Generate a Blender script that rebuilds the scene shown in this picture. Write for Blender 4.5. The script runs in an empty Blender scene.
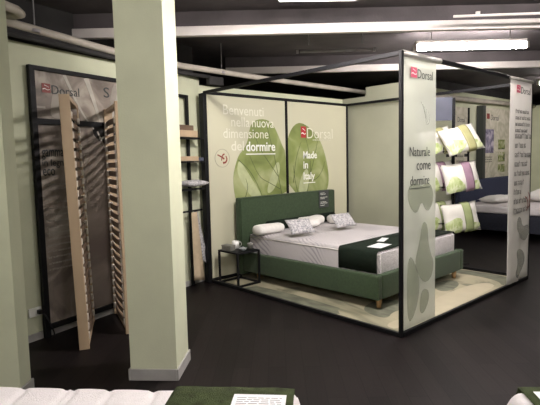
import bpy, bmesh, math, random
from mathutils import Vector, Matrix
R = math.radians
random.seed(7)
S = bpy.context.scene
COL = S.collection

# ------------------------------------------------------------------ camera
F, PITCH, ROLL, YAW = 488.409, 0.0886674, -0.0233317, 0.7350831
CAM = Vector((-3.54066, -5.0780, 1.55))
def cam_axes():
    cy, sy = math.cos(YAW), math.sin(YAW)
    f = Vector((sy*math.cos(PITCH), cy*math.cos(PITCH), -math.sin(PITCH)))
    rt = Vector((cy, -sy, 0)); up = rt.cross(f)
    c, s = math.cos(ROLL), math.sin(ROLL)
    return rt*c+up*s, up*c-rt*s, f
a_, b_, c_ = cam_axes()
cd = bpy.data.cameras.new('camera'); cam = bpy.data.objects.new('camera', cd); COL.objects.link(cam)
cam.matrix_world = Matrix(((a_.x, b_.x, -c_.x, CAM.x), (a_.y, b_.y, -c_.y, CAM.y), (a_.z, b_.z, -c_.z, CAM.z), (0, 0, 0, 1)))
cd.sensor_width = 36; cd.lens = F/540*36; cd.clip_start = .05
S.camera = cam

# ------------------------------------------------------------------ world, exposure
w = bpy.data.worlds.new('world'); S.world = w; w.use_nodes = True
w.node_tree.nodes['Background'].inputs[0].default_value = (1, .95, .95, 1)
w.node_tree.nodes['Background'].inputs[1].default_value = 0.02
S.view_settings.view_transform = 'Standard'; S.view_settings.look = 'None'
S.view_settings.exposure = 0.0; S.view_settings.gamma = 1
TUBE = 150.0        # emission strength of the lit fluorescent diffusers
TUBE_COL = (1.0, .93, .90)

# ------------------------------------------------------------------ materials
MATS = {}
def mat(name, col, rough=.6, metal=0, noise=0, nscale=6, bump=0, bscale=60, spec=.5, col2=None, sheen=0, stretch=None):
    if name in MATS: return MATS[name]
    m = bpy.data.materials.new(name); m.use_nodes = True; MATS[name] = m
    nt = m.node_tree; p = nt.nodes['Principled BSDF']
    p.inputs['Base Color'].default_value = (*col, 1); p.inputs['Roughness'].default_value = rough
    p.inputs['Metallic'].default_value = metal; p.inputs['Specular IOR Level'].default_value = spec
    if sheen: p.inputs['Sheen Weight'].default_value = sheen
    tc = nt.nodes.new('ShaderNodeTexCoord'); out = tc.outputs['Object']
    if stretch:
        mp = nt.nodes.new('ShaderNodeMapping'); mp.inputs['Scale'].default_value = stretch
        nt.links.new(out, mp.inputs[0]); out = mp.outputs[0]
    if noise or col2:
        n = nt.nodes.new('ShaderNodeTexNoise'); n.inputs['Scale'].default_value = nscale; n.inputs['Detail'].default_value = 5
        nt.links.new(out, n.inputs['Vector'])
        r = nt.nodes.new('ShaderNodeValToRGB')
        c2 = col2 or tuple(min(1, c*(1+noise)) for c in col)
        c1 = col if col2 else tuple(c*(1-noise) for c in col)
        r.color_ramp.elements[0].color = (*c1, 1); r.color_ramp.elements[1].color = (*c2, 1)
        r.color_ramp.elements[0].position = .35; r.color_ramp.elements[1].position = .65
        nt.links.new(n.outputs['Fac'], r.inputs[0]); nt.links.new(r.outputs[0], p.inputs['Base Color'])
    if bump:
        n = nt.nodes.new('ShaderNodeTexNoise'); n.inputs['Scale'].default_value = bscale; n.inputs['Detail'].default_value = 3
        nt.links.new(out, n.inputs['Vector'])
        b = nt.nodes.new('ShaderNodeBump'); b.inputs['Strength'].default_value = bump; b.inputs['Distance'].default_value = .01
        nt.links.new(n.outputs['Fac'], b.inputs['Height']); nt.links.new(b.outputs[0], p.inputs['Normal'])
    return m
def nodes(m): return m.node_tree.nodes, m.node_tree.links, m.node_tree.nodes['Principled BSDF']

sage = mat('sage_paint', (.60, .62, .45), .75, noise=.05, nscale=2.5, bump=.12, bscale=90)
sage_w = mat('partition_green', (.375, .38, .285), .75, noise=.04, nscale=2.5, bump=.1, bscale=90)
sage_d = mat('sage_grey_paint', (.37, .40, .29), .8, noise=.05, nscale=2, bump=.1, bscale=90)
dark_ceil = mat('dark_ceiling_paint', (.078, .067, .070), .85, noise=.18, nscale=3, bump=.35, bscale=25)
recess = mat('recess_dark', (.035, .033, .033), .9, noise=.2, nscale=3)
skirt = mat('grey_skirting', (.36, .35, .33), .6, noise=.08, nscale=8)
black = mat('black_metal', (.006, .006, .007), .55, noise=.15, nscale=20, spec=.2)
beamw = mat('pale_beam_paint', (.66, .61, .58), .6, noise=.06, nscale=5)
pipem = mat('cream_pipe_paint', (.55, .50, .43), .5, noise=.1, nscale=6)
cream = mat('cream_print', (.56, .545, .40), .5, noise=.02, nscale=1.5, bump=.05, bscale=8)
white_ink = mat('white_ink', (.88, .88, .82), .5)
dark_ink = mat('dark_ink', (.035, .04, .04), .6)
red_ink = mat('red_ink', (.42, .025, .03), .5)
maroon = mat('dark_red_ink', (.22, .03, .02), .5)
pink_red = mat('rose_ink', (.62, .10, .17), .5)
grn_fab = mat('green_bed_fabric', (.030, .055, .022), .9, noise=.15, nscale=40, bump=.4, bscale=350, sheen=.1)
grn_run = mat('dark_green_runner', (.008, .015, .009), .9, noise=.2, nscale=60, bump=.5, bscale=300, spec=.2)
grn_thr = mat('green_throw', (.042, .056, .021), .95, noise=.3, nscale=22, bump=.8, bscale=220, spec=.2)
wood = mat('pale_wood', (.46, .34, .22), .55, noise=.12, nscale=4, stretch=(1, 1, .15))
wood2 = mat('beech_slat', (.13, .085, .055), .5, noise=.15, nscale=5, stretch=(.3, 3, 3))
pale_cap = mat('pale_slat_holder', (.62, .57, .50), .6, noise=.05, nscale=9)
legw = mat('oak_leg', (.42, .25, .11), .5, noise=.15, nscale=9)
white_fab = mat('white_fabric', (.80, .78, .74), .85, noise=.03, nscale=20, bump=.4, bscale=120)
grey_fab = mat('grey_marled_fabric', (.22, .22, .24), .9, col2=(.62, .60, .60), nscale=45, bump=.3, bscale=120)
navy = mat('navy_fabric', (.028, .035, .075), .85, noise=.15, nscale=50, bump=.3, bscale=260)
navy_dk = mat('navy_base', (.016, .018, .030), .85, noise=.15, nscale=30)
paper = mat('white_paper', (.82, .82, .84), .6, noise=.02, nscale=5)
porcelain = mat('porcelain', (.80, .79, .75), .25)
greybox = mat('grey_card', (.14, .14, .12), .6, noise=.15, nscale=12)
plastic = mat('black_plastic', (.01, .01, .01), .4)
socketm = mat('white_plastic', (.75, .75, .70), .4)
alu = mat('brushed_rail', (.52, .50, .46), .35, metal=.6, noise=.1, nscale=20)
bluegrey = mat('blue_grey_panel', (.065, .072, .105), .55, noise=.08, nscale=6)
steel_g = mat('grey_metal', (.34, .32, .33), .5, noise=.1, nscale=10)

def floor_mat():
    m = mat('dark_plank_floor', (.02, .017, .017), .38); n, l, p = nodes(m)
    tc = n.new('ShaderNodeTexCoord'); mp = n.new('ShaderNodeMapping'); mp.inputs['Rotation'].default_value = (0, 0, R(-47))
    l.new(tc.outputs['Object'], mp.inputs[0])
    b = n.new('ShaderNodeTexBrick'); b.offset = .37; b.inputs['Scale'].default_value = 1
    b.inputs['Brick Width'].default_value = 1.3; b.inputs['Row Height'].default_value = .13
    b.inputs['Mortar Size'].default_value = .003; b.inputs['Bias'].default_value = 0
    b.inputs['Color1'].default_value = (.0060, .0044, .0046, 1); b.inputs['Color2'].default_value = (.0125, .0092, .0092, 1)
    b.inputs['Mortar'].default_value = (.002, .0015, .0015, 1)
    l.new(mp.outputs[0], b.inputs['Vector'])
    mp2 = n.new('ShaderNodeMapping'); mp2.inputs['Scale'].default_value = (3, 70, 1); l.new(mp.outputs[0], mp2.inputs[0])
    g = n.new('ShaderNodeTexNoise'); g.inputs['Scale'].default_value = 1; g.inputs['Detail'].default_value = 6
    l.new(mp2.outputs[0], g.inputs['Vector'])
    mr = n.new('ShaderNodeMapRange'); mr.inputs['To Min'].default_value = .6; mr.inputs['To Max'].default_value = 1.4
    l.new(g.outputs['Fac'], mr.inputs[0])
    mx = n.new('ShaderNodeMix'); mx.data_type = 'RGBA'; mx.blend_type = 'MULTIPLY'; mx.inputs[0].default_value = 1
    l.new(b.outputs['Color'], mx.inputs[6]); l.new(mr.outputs[0], mx.inputs[7]); l.new(mx.outputs[2], p.inputs['Base Color'])
    bp = n.new('ShaderNodeBump'); bp.inputs['Strength'].default_value = .25; bp.inputs['Distance'].default_value = .003
    l.new(g.outputs['Fac'], bp.inputs['Height']); l.new(bp.outputs[0], p.inputs['Normal'])
    p.inputs['Roughness'].default_value = .5; p.inputs['Specular IOR Level'].default_value = .13
    return m
def vinyl_mat():
    m = mat('printed_vinyl', (.55, .52, .38), .55); n, l, p = nodes(m)
    tc = n.new('ShaderNodeTexCoord'); mp = n.new('ShaderNodeMapping')
    mp.inputs['Rotation'].default_value = (0, 0, R(20)); mp.inputs['Scale'].default_value = (1.0, .42, 1); l.new(tc.outputs['Object'], mp.inputs[0])
    a = n.new('ShaderNodeTexNoise'); a.inputs['Scale'].default_value = 2.0; a.inputs['Detail'].default_value = 7; a.inputs['Distortion'].default_value = 1.6
    l.new(mp.outputs[0], a.inputs['Vector'])
    r = n.new('ShaderNodeValToRGB'); e = r.color_ramp.elements
    e[0].position = .36; e[0].color = (.17, .165, .11, 1); e[1].position = .50; e[1].color = (.38, .345, .235, 1)
    x = e.new(.43); x.color = (.30, .28, .19, 1); x = e.new(.7); x.color = (.44, .39, .27, 1)
    l.new(a.outputs['Fac'], r.inputs[0]); l.new(r.outputs[0], p.inputs['Base Color'])
    return m
def leaf_mat():
    m = mat('leaf_print', (.2, .3, .06), .5); n, l, p = nodes(m)
    tc = n.new('ShaderNodeTexCoord'); a = n.new('ShaderNodeTexNoise'); a.inputs['Scale'].default_value = 2.2; a.inputs['Detail'].default_value = 6; a.inputs['Distortion'].default_value = .8
    l.new(tc.outputs['Object'], a.inputs['Vector'])
    r = n.new('ShaderNodeValToRGB'); e = r.color_ramp.elements
    e[0].position = .30; e[0].color = (.14, .175, .045, 1); e[1].position = .72; e[1].color = (.42, .44, .23, 1)
    x = e.new(.5); x.color = (.23, .28, .085, 1)
    l.new(a.outputs['Fac'], r.inputs[0]); l.new(r.outputs[0], p.inputs['Base Color'])
    return m
def poster_mat(name, cols, scale, dist=1.5, stretch=(1, 1, 1)):
    m = mat(name, cols[0], .55); n, l, p = nodes(m)
    tc = n.new('ShaderNodeTexCoord'); mp = n.new('ShaderNodeMapping'); mp.inputs['Scale'].default_value = stretch; l.new(tc.outputs['Object'], mp.inputs[0])
    a = n.new('ShaderNodeTexNoise'); a.inputs['Scale'].default_value = scale; a.inputs['Detail'].default_value = 6; a.inputs['Distortion'].default_value = dist
    l.new(mp.outputs[0], a.inputs['Vector'])
    r = n.new('ShaderNodeValToRGB'); e = r.color_ramp.elements
    e[0].position = .36; e[0].color = (*cols[0], 1); e[1].position = .64; e[1].color = (*cols[-1], 1)
    for i, c in enumerate(cols[1:-1]):
        x = e.new(.36+.28*(i+1)/(len(cols)-1)); x.color = (*c, 1)
    l.new(a.outputs['Fac'], r.inputs[0]); l.new(r.outputs[0], p.inputs['Base Color'])
    return m
def banner_fabric(name, col, through):
    m = bpy.data.materials.new(name); m.use_nodes = True; MATS[name] = m
    n, l = m.node_tree.nodes, m.node_tree.links; p = n['Principled BSDF']; o = n['Material Output']
    p.inputs['Base Color'].default_value = (*col, 1); p.inputs['Roughness'].default_value = .7
    tl = n.new('ShaderNodeBsdfTranslucent'); tl.inputs[0].default_value = (*col, 1)
    tr = n.new('ShaderNodeBsdfTransparent')
    tc = n.new('ShaderNodeTexCoord'); no = n.new('ShaderNodeTexNoise'); no.inputs['Scale'].default_value = 1.6; no.inputs['Detail'].default_value = 3
    l.new(tc.outputs['Object'], no.inputs['Vector'])
    mr = n.new('ShaderNodeMapRange'); mr.inputs['To Min'].default_value = through-.08; mr.inputs['To Max'].default_value = through+.08
    l.new(no.outputs['Fac'], mr.inputs[0])
    m1 = n.new('ShaderNodeMixShader'); m1.inputs[0].default_value = .45; l.new(p.outputs[0], m1.inputs[1]); l.new(tl.outputs[0], m1.inputs[2])
    m2 = n.new('ShaderNodeMixShader'); l.new(mr.outputs[0], m2.inputs[0]); l.new(m1.outputs[0], m2.inputs[1]); l.new(tr.outputs[0], m2.inputs[2])
    l.new(m2.outputs[0], o.inputs[0]); return m
def cover_mat():     # white mattress cover with printed wavy grey lines
    m = mat('wave_printed_cover', (.7, .68, .68), .85); n, l, p = nodes(m)
    tc = n.new('ShaderNodeTexCoord'); mp = n.new('ShaderNodeMapping'); mp.inputs['Rotation'].default_value = (R(20), R(25), R(38)); l.new(tc.outputs['Object'], mp.inputs[0])
    wv = n.new('ShaderNodeTexWave'); wv.inputs['Scale'].default_value = 9; wv.inputs['Distortion'].default_value = 11; wv.inputs['Detail'].default_value = 1; wv.inputs['Detail Scale'].default_value = .28
    l.new(mp.outputs[0], wv.inputs['Vector'])
    no = n.new('ShaderNodeTexNoise'); no.inputs['Scale'].default_value = 2.0; no.inputs['Detail'].default_value = 2; l.new(mp.outputs[0], no.inputs['Vector'])
    r0 = n.new('ShaderNodeValToRGB'); r0.color_ramp.elements[0].position = .48; r0.color_ramp.elements[1].position = .60; l.new(no.outputs['Fac'], r0.inputs[0])
    r = n.new('ShaderNodeValToRGB'); e = r.color_ramp.elements
    e[0].position = .2; e[0].color = (.33, .31, .33, 1); e[1].position = .5; e[1].color = (.52, .49, .495, 1); l.new(wv.outputs['Fac'], r.inputs[0])
    mx = n.new('ShaderNodeMix'); mx.data_type = 'RGBA'; l.new(r0.outputs[0], mx.inputs[0]); mx.inputs[6].default_value = (.52, .49, .495, 1); l.new(r.outputs[0], mx.inputs[7])
    l.new(mx.outputs[2], p.inputs['Base Color'])
    bp = n.new('ShaderNodeBump'); bp.inputs['Strength'].default_value = .1; bp.inputs['Distance'].default_value = .006; l.new(wv.outputs['Fac'], bp.inputs['Height']); l.new(bp.outputs[0], p.inputs['Normal'])
    return m
def knit_mat(name, c1, c2, sc=70):    # fine quilted diagonal grid
    m = mat(name, c1, .85); n, l, p = nodes(m)
    tc = n.new('ShaderNodeTexCoord'); mp = n.new('ShaderNodeMapping'); mp.inputs['Rotation'].default_value = (R(0), R(45), R(0)); l.new(tc.outputs['Object'], mp.inputs[0])
    v = n.new('ShaderNodeTexVoronoi'); v.inputs['Scale'].default_value = sc; l.new(mp.outputs[0], v.inputs['Vector'])
    r = n.new('ShaderNodeValToRGB'); e = r.color_ramp.elements; e[0].color = (*c1, 1); e[1].color = (*c2, 1); e[0].position = .2; e[1].position = .7
    l.new(v.outputs['Distance'], r.inputs[0]); l.new(r.outputs[0], p.inputs['Base Color'])
    bp = n.new('ShaderNodeBump'); bp.inputs['Strength'].default_value = .5; bp.inputs['Distance'].default_value = .004; bp.invert = True
    l.new(v.outputs['Distance'], bp.inputs['Height']); l.new(bp.outputs[0], p.inputs['Normal'])
    return m
def emit_mat(name, col, st):
    m = bpy.data.materials.new(name); m.use_nodes = True; n = m.node_tree.nodes; p = n['Principled BSDF']
    p.inputs['Base Color'].default_value = (.9, .9, .9, 1); p.inputs['Emission Color'].default_value = (*col, 1); p.inputs['Emission Strength'].default_value = st
    return m
floorm, vinyl, leafm, cover = floor_mat(), vinyl_mat(), leaf_mat(), cover_mat()
knit = knit_mat('quilted_white_border', (.78, .75, .76), (.56, .53, .54))
lit = emit_mat('lit_diffuser', TUBE_COL, TUBE)
lit_near = emit_mat('bright_diffuser', TUBE_COL, TUBE*3.8)
lit_two = emit_mat('long_diffuser', TUBE_COL, TUBE*1.05)
lit_far = emit_mat('dim_diffuser', TUBE_COL, TUBE*.35)
lit_back = emit_mat('back_diffuser', TUBE_COL, TUBE*.75)  # weaker emission set for the lamp behind the camera
ban1 = banner_fabric('sheer_banner_cloth', (.74, .76, .68), .36)
ban2 = banner_fabric('white_banner_cloth', (.72, .70, .67), .16)
leaf_sh = banner_fabric('sheer_leaf_ink', (.38, .42, .30), .72)
leaf_sh2 = banner_fabric('grey_leaf_ink', (.40, .41, .36), .60)
photo_d = poster_mat('dark_photo_print', [(.15, .12, .10), (.25, .21, .175), (.42, .37, .31)], 2.6, 1.8)
photo_brown = poster_mat('brown_photo_print', [(.15, .115, .095), (.21, .17, .14), (.27, .225, .185)], 1.8, 1.2)
poster_c = poster_mat('cream_poster_print', [(.50, .48, .36), (.60, .57, .46), (.70, .66, .56)], 4, 2)
photo_purple = poster_mat('lilac_photo_print', [(.10, .09, .16), (.30, .27, .38), (.55, .50, .58)], 7, 1)
photo_green = poster_mat('green_photo_print', [(.02, .03, .01), (.25, .30, .08), (.62, .60, .45)], 9, .6)
pack_w = mat('white_pack_cloth', (.68, .66, .61), .8, noise=.03, nscale=9, bump=.2, bscale=40)
pack_g = poster_mat('green_leaf_pack_print', [(.30, .38, .13), (.48, .55, .28), (.66, .70, .48)], 9, 1.2)

# ------------------------------------------------------------------ mesh helpers
def obj(name, bm, m, parent=None, smooth=False):
    me = bpy.data.meshes.new(name); bmesh.ops.recalc_face_normals(bm, faces=bm.faces); bm.to_mesh(me); bm.free()
    o = bpy.data.objects.new(name, me); COL.objects.link(o); me.materials.append(m)
    if smooth:
        for p in me.polygons: p.use_smooth = True
    if parent: o.parent = parent
    return o
def bx(bm, x0, x1, y0, y1, z0, z1, bev=0, seg=2):
    vs = [bm.verts.new((x, y, z)) for x in (x0, x1) for y in (y0, y1) for z in (z0, z1)]
    fs = [bm.faces.new([vs[i] for i in q]) for q in ((0, 1, 3, 2), (4, 6, 7, 5), (0, 4, 5, 1), (2, 3, 7, 6), (0, 2, 6, 4), (1, 5, 7, 3))]
    if bev:
        es = list({e for f in fs for e in f.edges})
        bmesh.ops.bevel(bm, geom=es, offset=bev, segments=seg, affect='EDGES', profile=.6)
    return bm
def box(*a, **k): return bx(bmesh.new(), *a, **k)
def tube(bm, pts, r, n=12):
    pts = [Vector(p) for p in pts]; rings = []
    for i, p in enumerate(pts):
        d = (pts[min(i+1, len(pts)-1)]-pts[max(i-1, 0)]).normalized()
        u = d.cross(Vector((0, 0, 1)) if abs(d.z) < .9 else Vector((1, 0, 0))).normalized(); v = d.cross(u)
        rr = r[i] if isinstance(r, (list, tuple)) else r
        rings.append([bm.verts.new(p+(u*math.cos(t)+v*math.sin(t))*rr) for t in [2*math.pi*k/n for k in range(n)]])
    for A, B in zip(rings, rings[1:]):
        for k in range(n): bm.faces.new((A[k], A[(k+1) % n], B[(k+1) % n], B[k]))
    bm.faces.new(rings[0]); bm.faces.new(list(reversed(rings[-1]))); return bm
def lathe(bm, prof, n=24, c=(0, 0)):
    rings = [[bm.verts.new((c[0]+r*math.cos(2*math.pi*k/n), c[1]+r*math.sin(2*math.pi*k/n), z)) for k in range(n)] for r, z in prof]
    for A, B in zip(rings, rings[1:]):
        for k in range(n): bm.faces.new((A[k], A[(k+1) % n], B[(k+1) % n], B[k]))
    bm.faces.new(list(reversed(rings[0]))); bm.faces.new(rings[-1]); return bm
def prism_xz(pts, y0, y1, bm=None):
    bm = bm or bmesh.new()
    A = [bm.verts.new((x, y0, z)) for x, z in pts]; B = [bm.verts.new((x, y1, z)) for x, z in pts]
    bm.faces.new(A); bm.faces.new(list(reversed(B)))
    for i in range(len(pts)): j = (i+1) % len(pts); bm.faces.new((A[i], B[i], B[j], A[j]))
    return bm
def smooth_poly(pts, it=2, closed=True):
    for _ in range(it):
        o = []
        n = len(pts); rng = range(n) if closed else range(n-1)
        if not closed: o.append(pts[0])
        for i in rng:
            p, q = pts[i], pts[(i+1) % n]
            o += [(p[0]*.75+q[0]*.25, p[1]*.75+q[1]*.25), (p[0]*.25+q[0]*.75, p[1]*.25+q[1]*.75)]
        if not closed: o.append(pts[-1])
        pts = o
    return pts
def stroke_xz(bm, pts, w0, w1, y0, y1):   # flat ribbon along pts in the xz plane
    pts = smooth_poly(pts, 2, False); n = len(pts); L, Rr = [], []
    for i, (x, z) in enumerate(pts):
        a = pts[max(i-1, 0)]; b = pts[min(i+1, n-1)]; d = Vector((b[0]-a[0], b[1]-a[1])).normalized()
        wd = (w0+(w1-w0)*i/(n-1))/2; L.append((x-d.y*wd, z+d.x*wd)); Rr.append((x+d.y*wd, z-d.x*wd))
    for i in range(n-1): prism_xz([L[i], L[i+1], Rr[i+1], Rr[i]], y0, y1, bm)
    return bm
def pillow_bm(w, d, h, n=16, wr=.012, seed=1):    # centred, base at z=0
    rnd = random.Random(seed); ph = [rnd.uniform(0, 6) for _ in range(6)]
    bm = bmesh.new(); T, B = [], []
    for i in range(n+1):
        rt, rb = [], []
        for j in range(n+1):
            u, v = 2*i/n-1, 2*j/n-1
            e = max(0, (1-abs(u)**2.6)*(1-abs(v)**2.6))**.5
            pin = 1-.07*(1-abs(v)**2)*abs(u)**3; pin2 = 1-.07*(1-abs(u)**2)*abs(v)**3
            x, y = u*w/2*pin, v*d/2*pin2
            wob = wr*math.sin(5*u+ph[0]+3*v)*math.sin(4*v+ph[1])+wr*.6*math.sin(9*u*v+ph[2])
            rt.append(bm.verts.new((x, y, h/2+e*(h/2+wob)))); rb.append(rt[-1] if i in (0, n) or j in (0, n) else bm.verts.new((x, y, h/2-e*h/2)))
        T.append(rt); B.append(rb)
    for i in range(n):
        for j in range(n):
            bm.faces.new((T[i][j], T[i+1][j], T[i+1][j+1], T[i][j+1]))
            try: bm.faces.new((B[i][j], B[i][j+1], B[i+1][j+1], B[i+1][j]))
            except ValueError: pass
    return bm
def thing(name, label, cat, loc=(0, 0, 0), rz=0, group=None):
    o = bpy.data.objects.new(name, None); COL.objects.link(o); o.empty_display_size = .1
    o.location = loc; o.rotation_euler = (0, 0, rz); o['label'] = label; o['category'] = cat
    if group: o['group'] = group
    return o
def tag(o, label, cat, group=None):
    o['label'] = label; o['category'] = cat
    if group: o['group'] = group
    return o
def struct(name, bm, m, parent=None):
    o = obj(name, bm, m, parent)
    if not parent: o['kind'] = 'structure'
    return o
def put(o, loc, rot=(0, 0, 0)): o.location = loc; o.rotation_euler = rot; return o
def copy_tree(o, parent=None):
    c = o.copy(); COL.objects.link(c); c.parent = parent
    for ch in [x for x in bpy.data.objects if x.parent == o]: copy_tree(ch, c)
    return c
def text_obj(name, s, x, z, wdt, hgt, y, m, parent, bold=0, shear=0, th=.0015):
    """lettering in the xz plane, facing -y, lower left at (x, z); hgt is the height of the tallest letter"""
    cu = bpy.data.curves.new(name, 'FONT'); cu.body = s; cu.extrude = .02; cu.offset = bold; cu.shear = shear; cu.resolution_u = 3
    t = bpy.data.objects.new(name, cu); COL.objects.link(t)
    dg = bpy.context.evaluated_depsgraph_get(); me = bpy.data.meshes.new_from_object(t.evaluated_get(dg))
    bpy.data.objects.remove(t)
    xs = [v.co.x for v in me.vertices]; ys = [v.co.y for v in me.vertices]; x0, x1 = min(xs), max(xs)
    sx = wdt/(x1-x0); sy = hgt/max(ys)
    for v in me.vertices:
        X, Y, Z = v.co; v.co = (x+(X-x0)*sx, y-th*(Z/.02*.5+.5), z+Y*sy)
    me.materials.clear(); me.materials.append(m)
    o = bpy.data.objects.new(name, me); COL.objects.link(o); o.parent = parent; return o
def scribble(bm, x, z, wdt, hgt, y, rnd, th=.001):   # a line of small print, too small to read
    cx = x
    while cx < x+wdt-hgt*.4:
        wl = rnd.randint(2, 8)
        for _ in range(wl):
            if cx > x+wdt-hgt*.4: break
            k = rnd.random(); lw = hgt*.5; s = hgt*.16
            hh = hgt*(1.35 if k > .8 else 1)
            bx(bm, cx, cx+s, y-th, y, z, z+hh)
            if k < .7: bx(bm, cx+lw-s, cx+lw, y-th, y, z, z+hgt*(.95 if k < .4 else .5))
            if k > .3: bx(bm, cx, cx+lw, y-th, y, z+hgt-s, z+hgt)
            if k < .5: bx(bm, cx, cx+lw, y-th, y, z, z+s)
            cx += lw+hgt*.16
        cx += hgt*.28
    return bm
def logo_mark(x, z, w_, h_, y, m, parent, ink=None):
    """square logo of two stacked blocks with a pale wave between"""
    o = obj('logo_mark', box(x, x+w_, y-.0012, y, z, z+h_), m, parent)
    bm = bmesh.new(); stroke_xz(bm, [(x+w_*.1, z+h_*.36), (x+w_*.35, z+h_*.46), (x+w_*.65, z+h_*.28), (x+w_*.92, z+h_*.4)], h_*.10, h_*.05, y-.002, y-.0012)
    stroke_xz(bm, [(x+w_*.3, z+h_*.82), (x+w_*.6, z+h_*.72), (x+w_*.8, z+h_*.62)], h_*.06, h_*.03, y-.002, y-.0012)
    obj('logo_wave', bm, ink or white_ink, o); return o

# ------------------------------------------------------------------ room shell
CZ = 3.0
struct('floor', box(-7, 12, -9, 6, -.1, 0), floorm)
struct('ceiling', box(-7, 12, -9, 6, CZ, CZ+.1), dark_ceil)
WA = math.atan(.303); WP = Vector((.008, .145, 0))
wd = Vector((math.cos(WA), math.sin(WA), 0)); wn = Vector((-wd.y, wd.x, 0))
def wall_seg(name, p, q, th, z0, z1, m):   # p->q front line, thickness to the left of the direction
    p, q = Vector(p), Vector(q); d = (q-p).normalized(); n_ = Vector((-d.y, d.x))
    pts = [p, q, q+n_*th, p+n_*th]; bm = bmesh.new()
    A = [bm.verts.new((*v, z0)) for v in pts]; B = [bm.verts.new((*v, z1)) for v in pts]
    bm.faces.new(A); bm.faces.new(list(reversed(B)))
    for i in range(4): bm.faces.new((A[i], B[i], B[(i+1) % 4], A[(i+1) % 4]))
    return struct(name, bm, m)
p_l = WP-wd*4.6; p_c = WP-wd*2.33    # small corner in the left wall
wall_seg('wall_left', p_l.xy, (WP+wd*.02).xy, .14, 0, 2.585, sage)
wall_seg('wall_back', (0.02, .15), (3.05, .15), .14, 0, 2.50, sage)
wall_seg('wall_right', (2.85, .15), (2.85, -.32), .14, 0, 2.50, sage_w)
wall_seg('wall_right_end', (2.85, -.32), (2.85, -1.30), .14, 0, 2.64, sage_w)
wall_seg('wall_back_upper', (p_l+wn*.16).xy, (WP+wd*.1+wn*.16).xy, .1, 2.2, CZ, recess)
wall_seg('wall_far', (4.6, -.3), (9.8, -.3), .14, 0, 2.80, sage)
wall_seg('wall_far_upper', (4.6, -.14), (9.8, -.14), .1, 2.3, CZ, recess)
wall_seg('wall_far_right', (9.6, -.3), (9.6, -8.8), .14, 0, 2.72, sage)
wall_seg('wall_far_left', (4.6, 1.0), (4.6, -.16), .14, 0, 2.8, sage)
wall_seg('wall_north', (2.5, 3.4), (12, 3.4), .1, 0, CZ, recess)
wall_seg('wall_south', (12, -8.9), (-7, -8.9), .1, 0, CZ, sage_d)
wall_seg('wall_west', (-6.9, -9), (-6.9, 3), .1, 0, CZ, sage_d)
wall_seg('wall_east', (11.9, 4), (11.9, -9), .1, 0, CZ, recess)
q0 = WP-wd*4.6; q1 = WP-wd*.0
wall_seg('baseboard_left', (q0-wn*.014).xy, (q1-wn*.014).xy, .013, 0, .065, skirt)

def column(name, corner, w1, w2, ang, label, side=-1):
    t = thing(name, label, 'column', corner, R(ang))
    # local x runs along the lit right face, local y along the front face to the left
    obj('shaft', box(0, w1, 0, w2, 0.0, CZ-.001), sage, t)
    bm = bmesh.new(); b = .014
    bx(bm, -b, w1+b, -b, 0, 0.001, .085, .003, 1); bx(bm, -b, w1+b, w2, w2+b, .001, .085, .003, 1); bx(bm, -b, -.0, 0, w2, .001, .085, .003, 1); bx(bm, w1, w1+b, 0, w2, .001, .085, .003, 1)
    obj('baseboard', bm, skirt, t); return t
column('column', (-1.806, -2.135, 0), .345, .335, 44, 'pale green square column with grey skirting, in front of the slatted bed bases')
column('column', (-2.70, -1.65, 0), .135, .9, 46, 'pale green column cut off by the left edge of the photo')

# ------------------------------------------------------------------ ceiling: beams, pipes, lamps
BA = R(-42)
bd = Vector((math.cos(BA), math.sin(BA), 0)); bn = Vector((-bd.y, bd.x, 0))
def beam(pt, s0, s1, label, zb=2.765, ht=.09):
    t = bpy.data.objects.new('ceiling_beam', None)
    o = obj('ceiling_beam', box(s0, s1, 0, .07, 0, ht, .004, 1), beamw)
    bpy.data.objects.remove(t)
    o.location = (pt[0], pt[1], zb); o.rotation_euler = (0, 0, BA); tag(o, label, 'beam', 'painted beams under the ceiling')
    return o
# flanges reach the ceiling through a dark web
def web(o, s0, s1):
    obj('beam_web', box(s0, s1, .02, .05, .091, .234), dark_ceil, o)
b1 = beam((-.93, -.86), -1.98, 6.5, 'brightly lit pale beam nearest the camera, crossing the whole ceiling'); web(b1, -1.98, 6.5)
b2 = beam((.763, .56), .0, 7.5, 'pale beam farther back, behind the long lit ceiling lamp'); web(b2, 0, 7.5)
def pipe(name, pts, r, label, m=pipem):
    bm = bmesh.new(); tube(bm, pts, r, 14)
    for i in (len(pts)//2,):
        pass
    return tag(obj(name, bm, m, None, True), label, 'pipe')
pipe('ceiling_pipe', [(-3.6, -1.28, 2.70), (-2.42, -.765, 2.68), (-1.309, -.315, 2.665), (-.409, -.13, 2.65), (1.09, -.0, 2.65), (2.6, .06, 2.65), (3.40, .10, 2.65)], .034, 'long cream pipe running along the top of the left and back walls')
pipe('ceiling_pipe', [(-3.4, -1.62, 2.70), (-2.56, -1.16, 2.70), (-2.40, -1.05, 2.70), (-2.345, -.965, 2.70), (-2.38, -.89, 2.70), (-2.50, -.87, 2.70), (-3.5, -1.33, 2.71)], .034, 'cream pipe with a tight bend at the upper left corner')
pipe('ceiling_pipe', [(-3.4, -1.13, 2.61), (-2.3, -.69, 2.60), (-1.3, -.34, 2.595), (-.3, -.03, 2.59), (.1, .02, 2.59)], .022, 'thin dark pipe running below the long cream pipe', recess)
pipe('ceiling_pipe', [(4.4, -.42, 2.62), (5.9, -.42, 2.64), (9.56, -.42, 2.70)], .045, 'cream pipe above the posters on the far wall')
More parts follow.
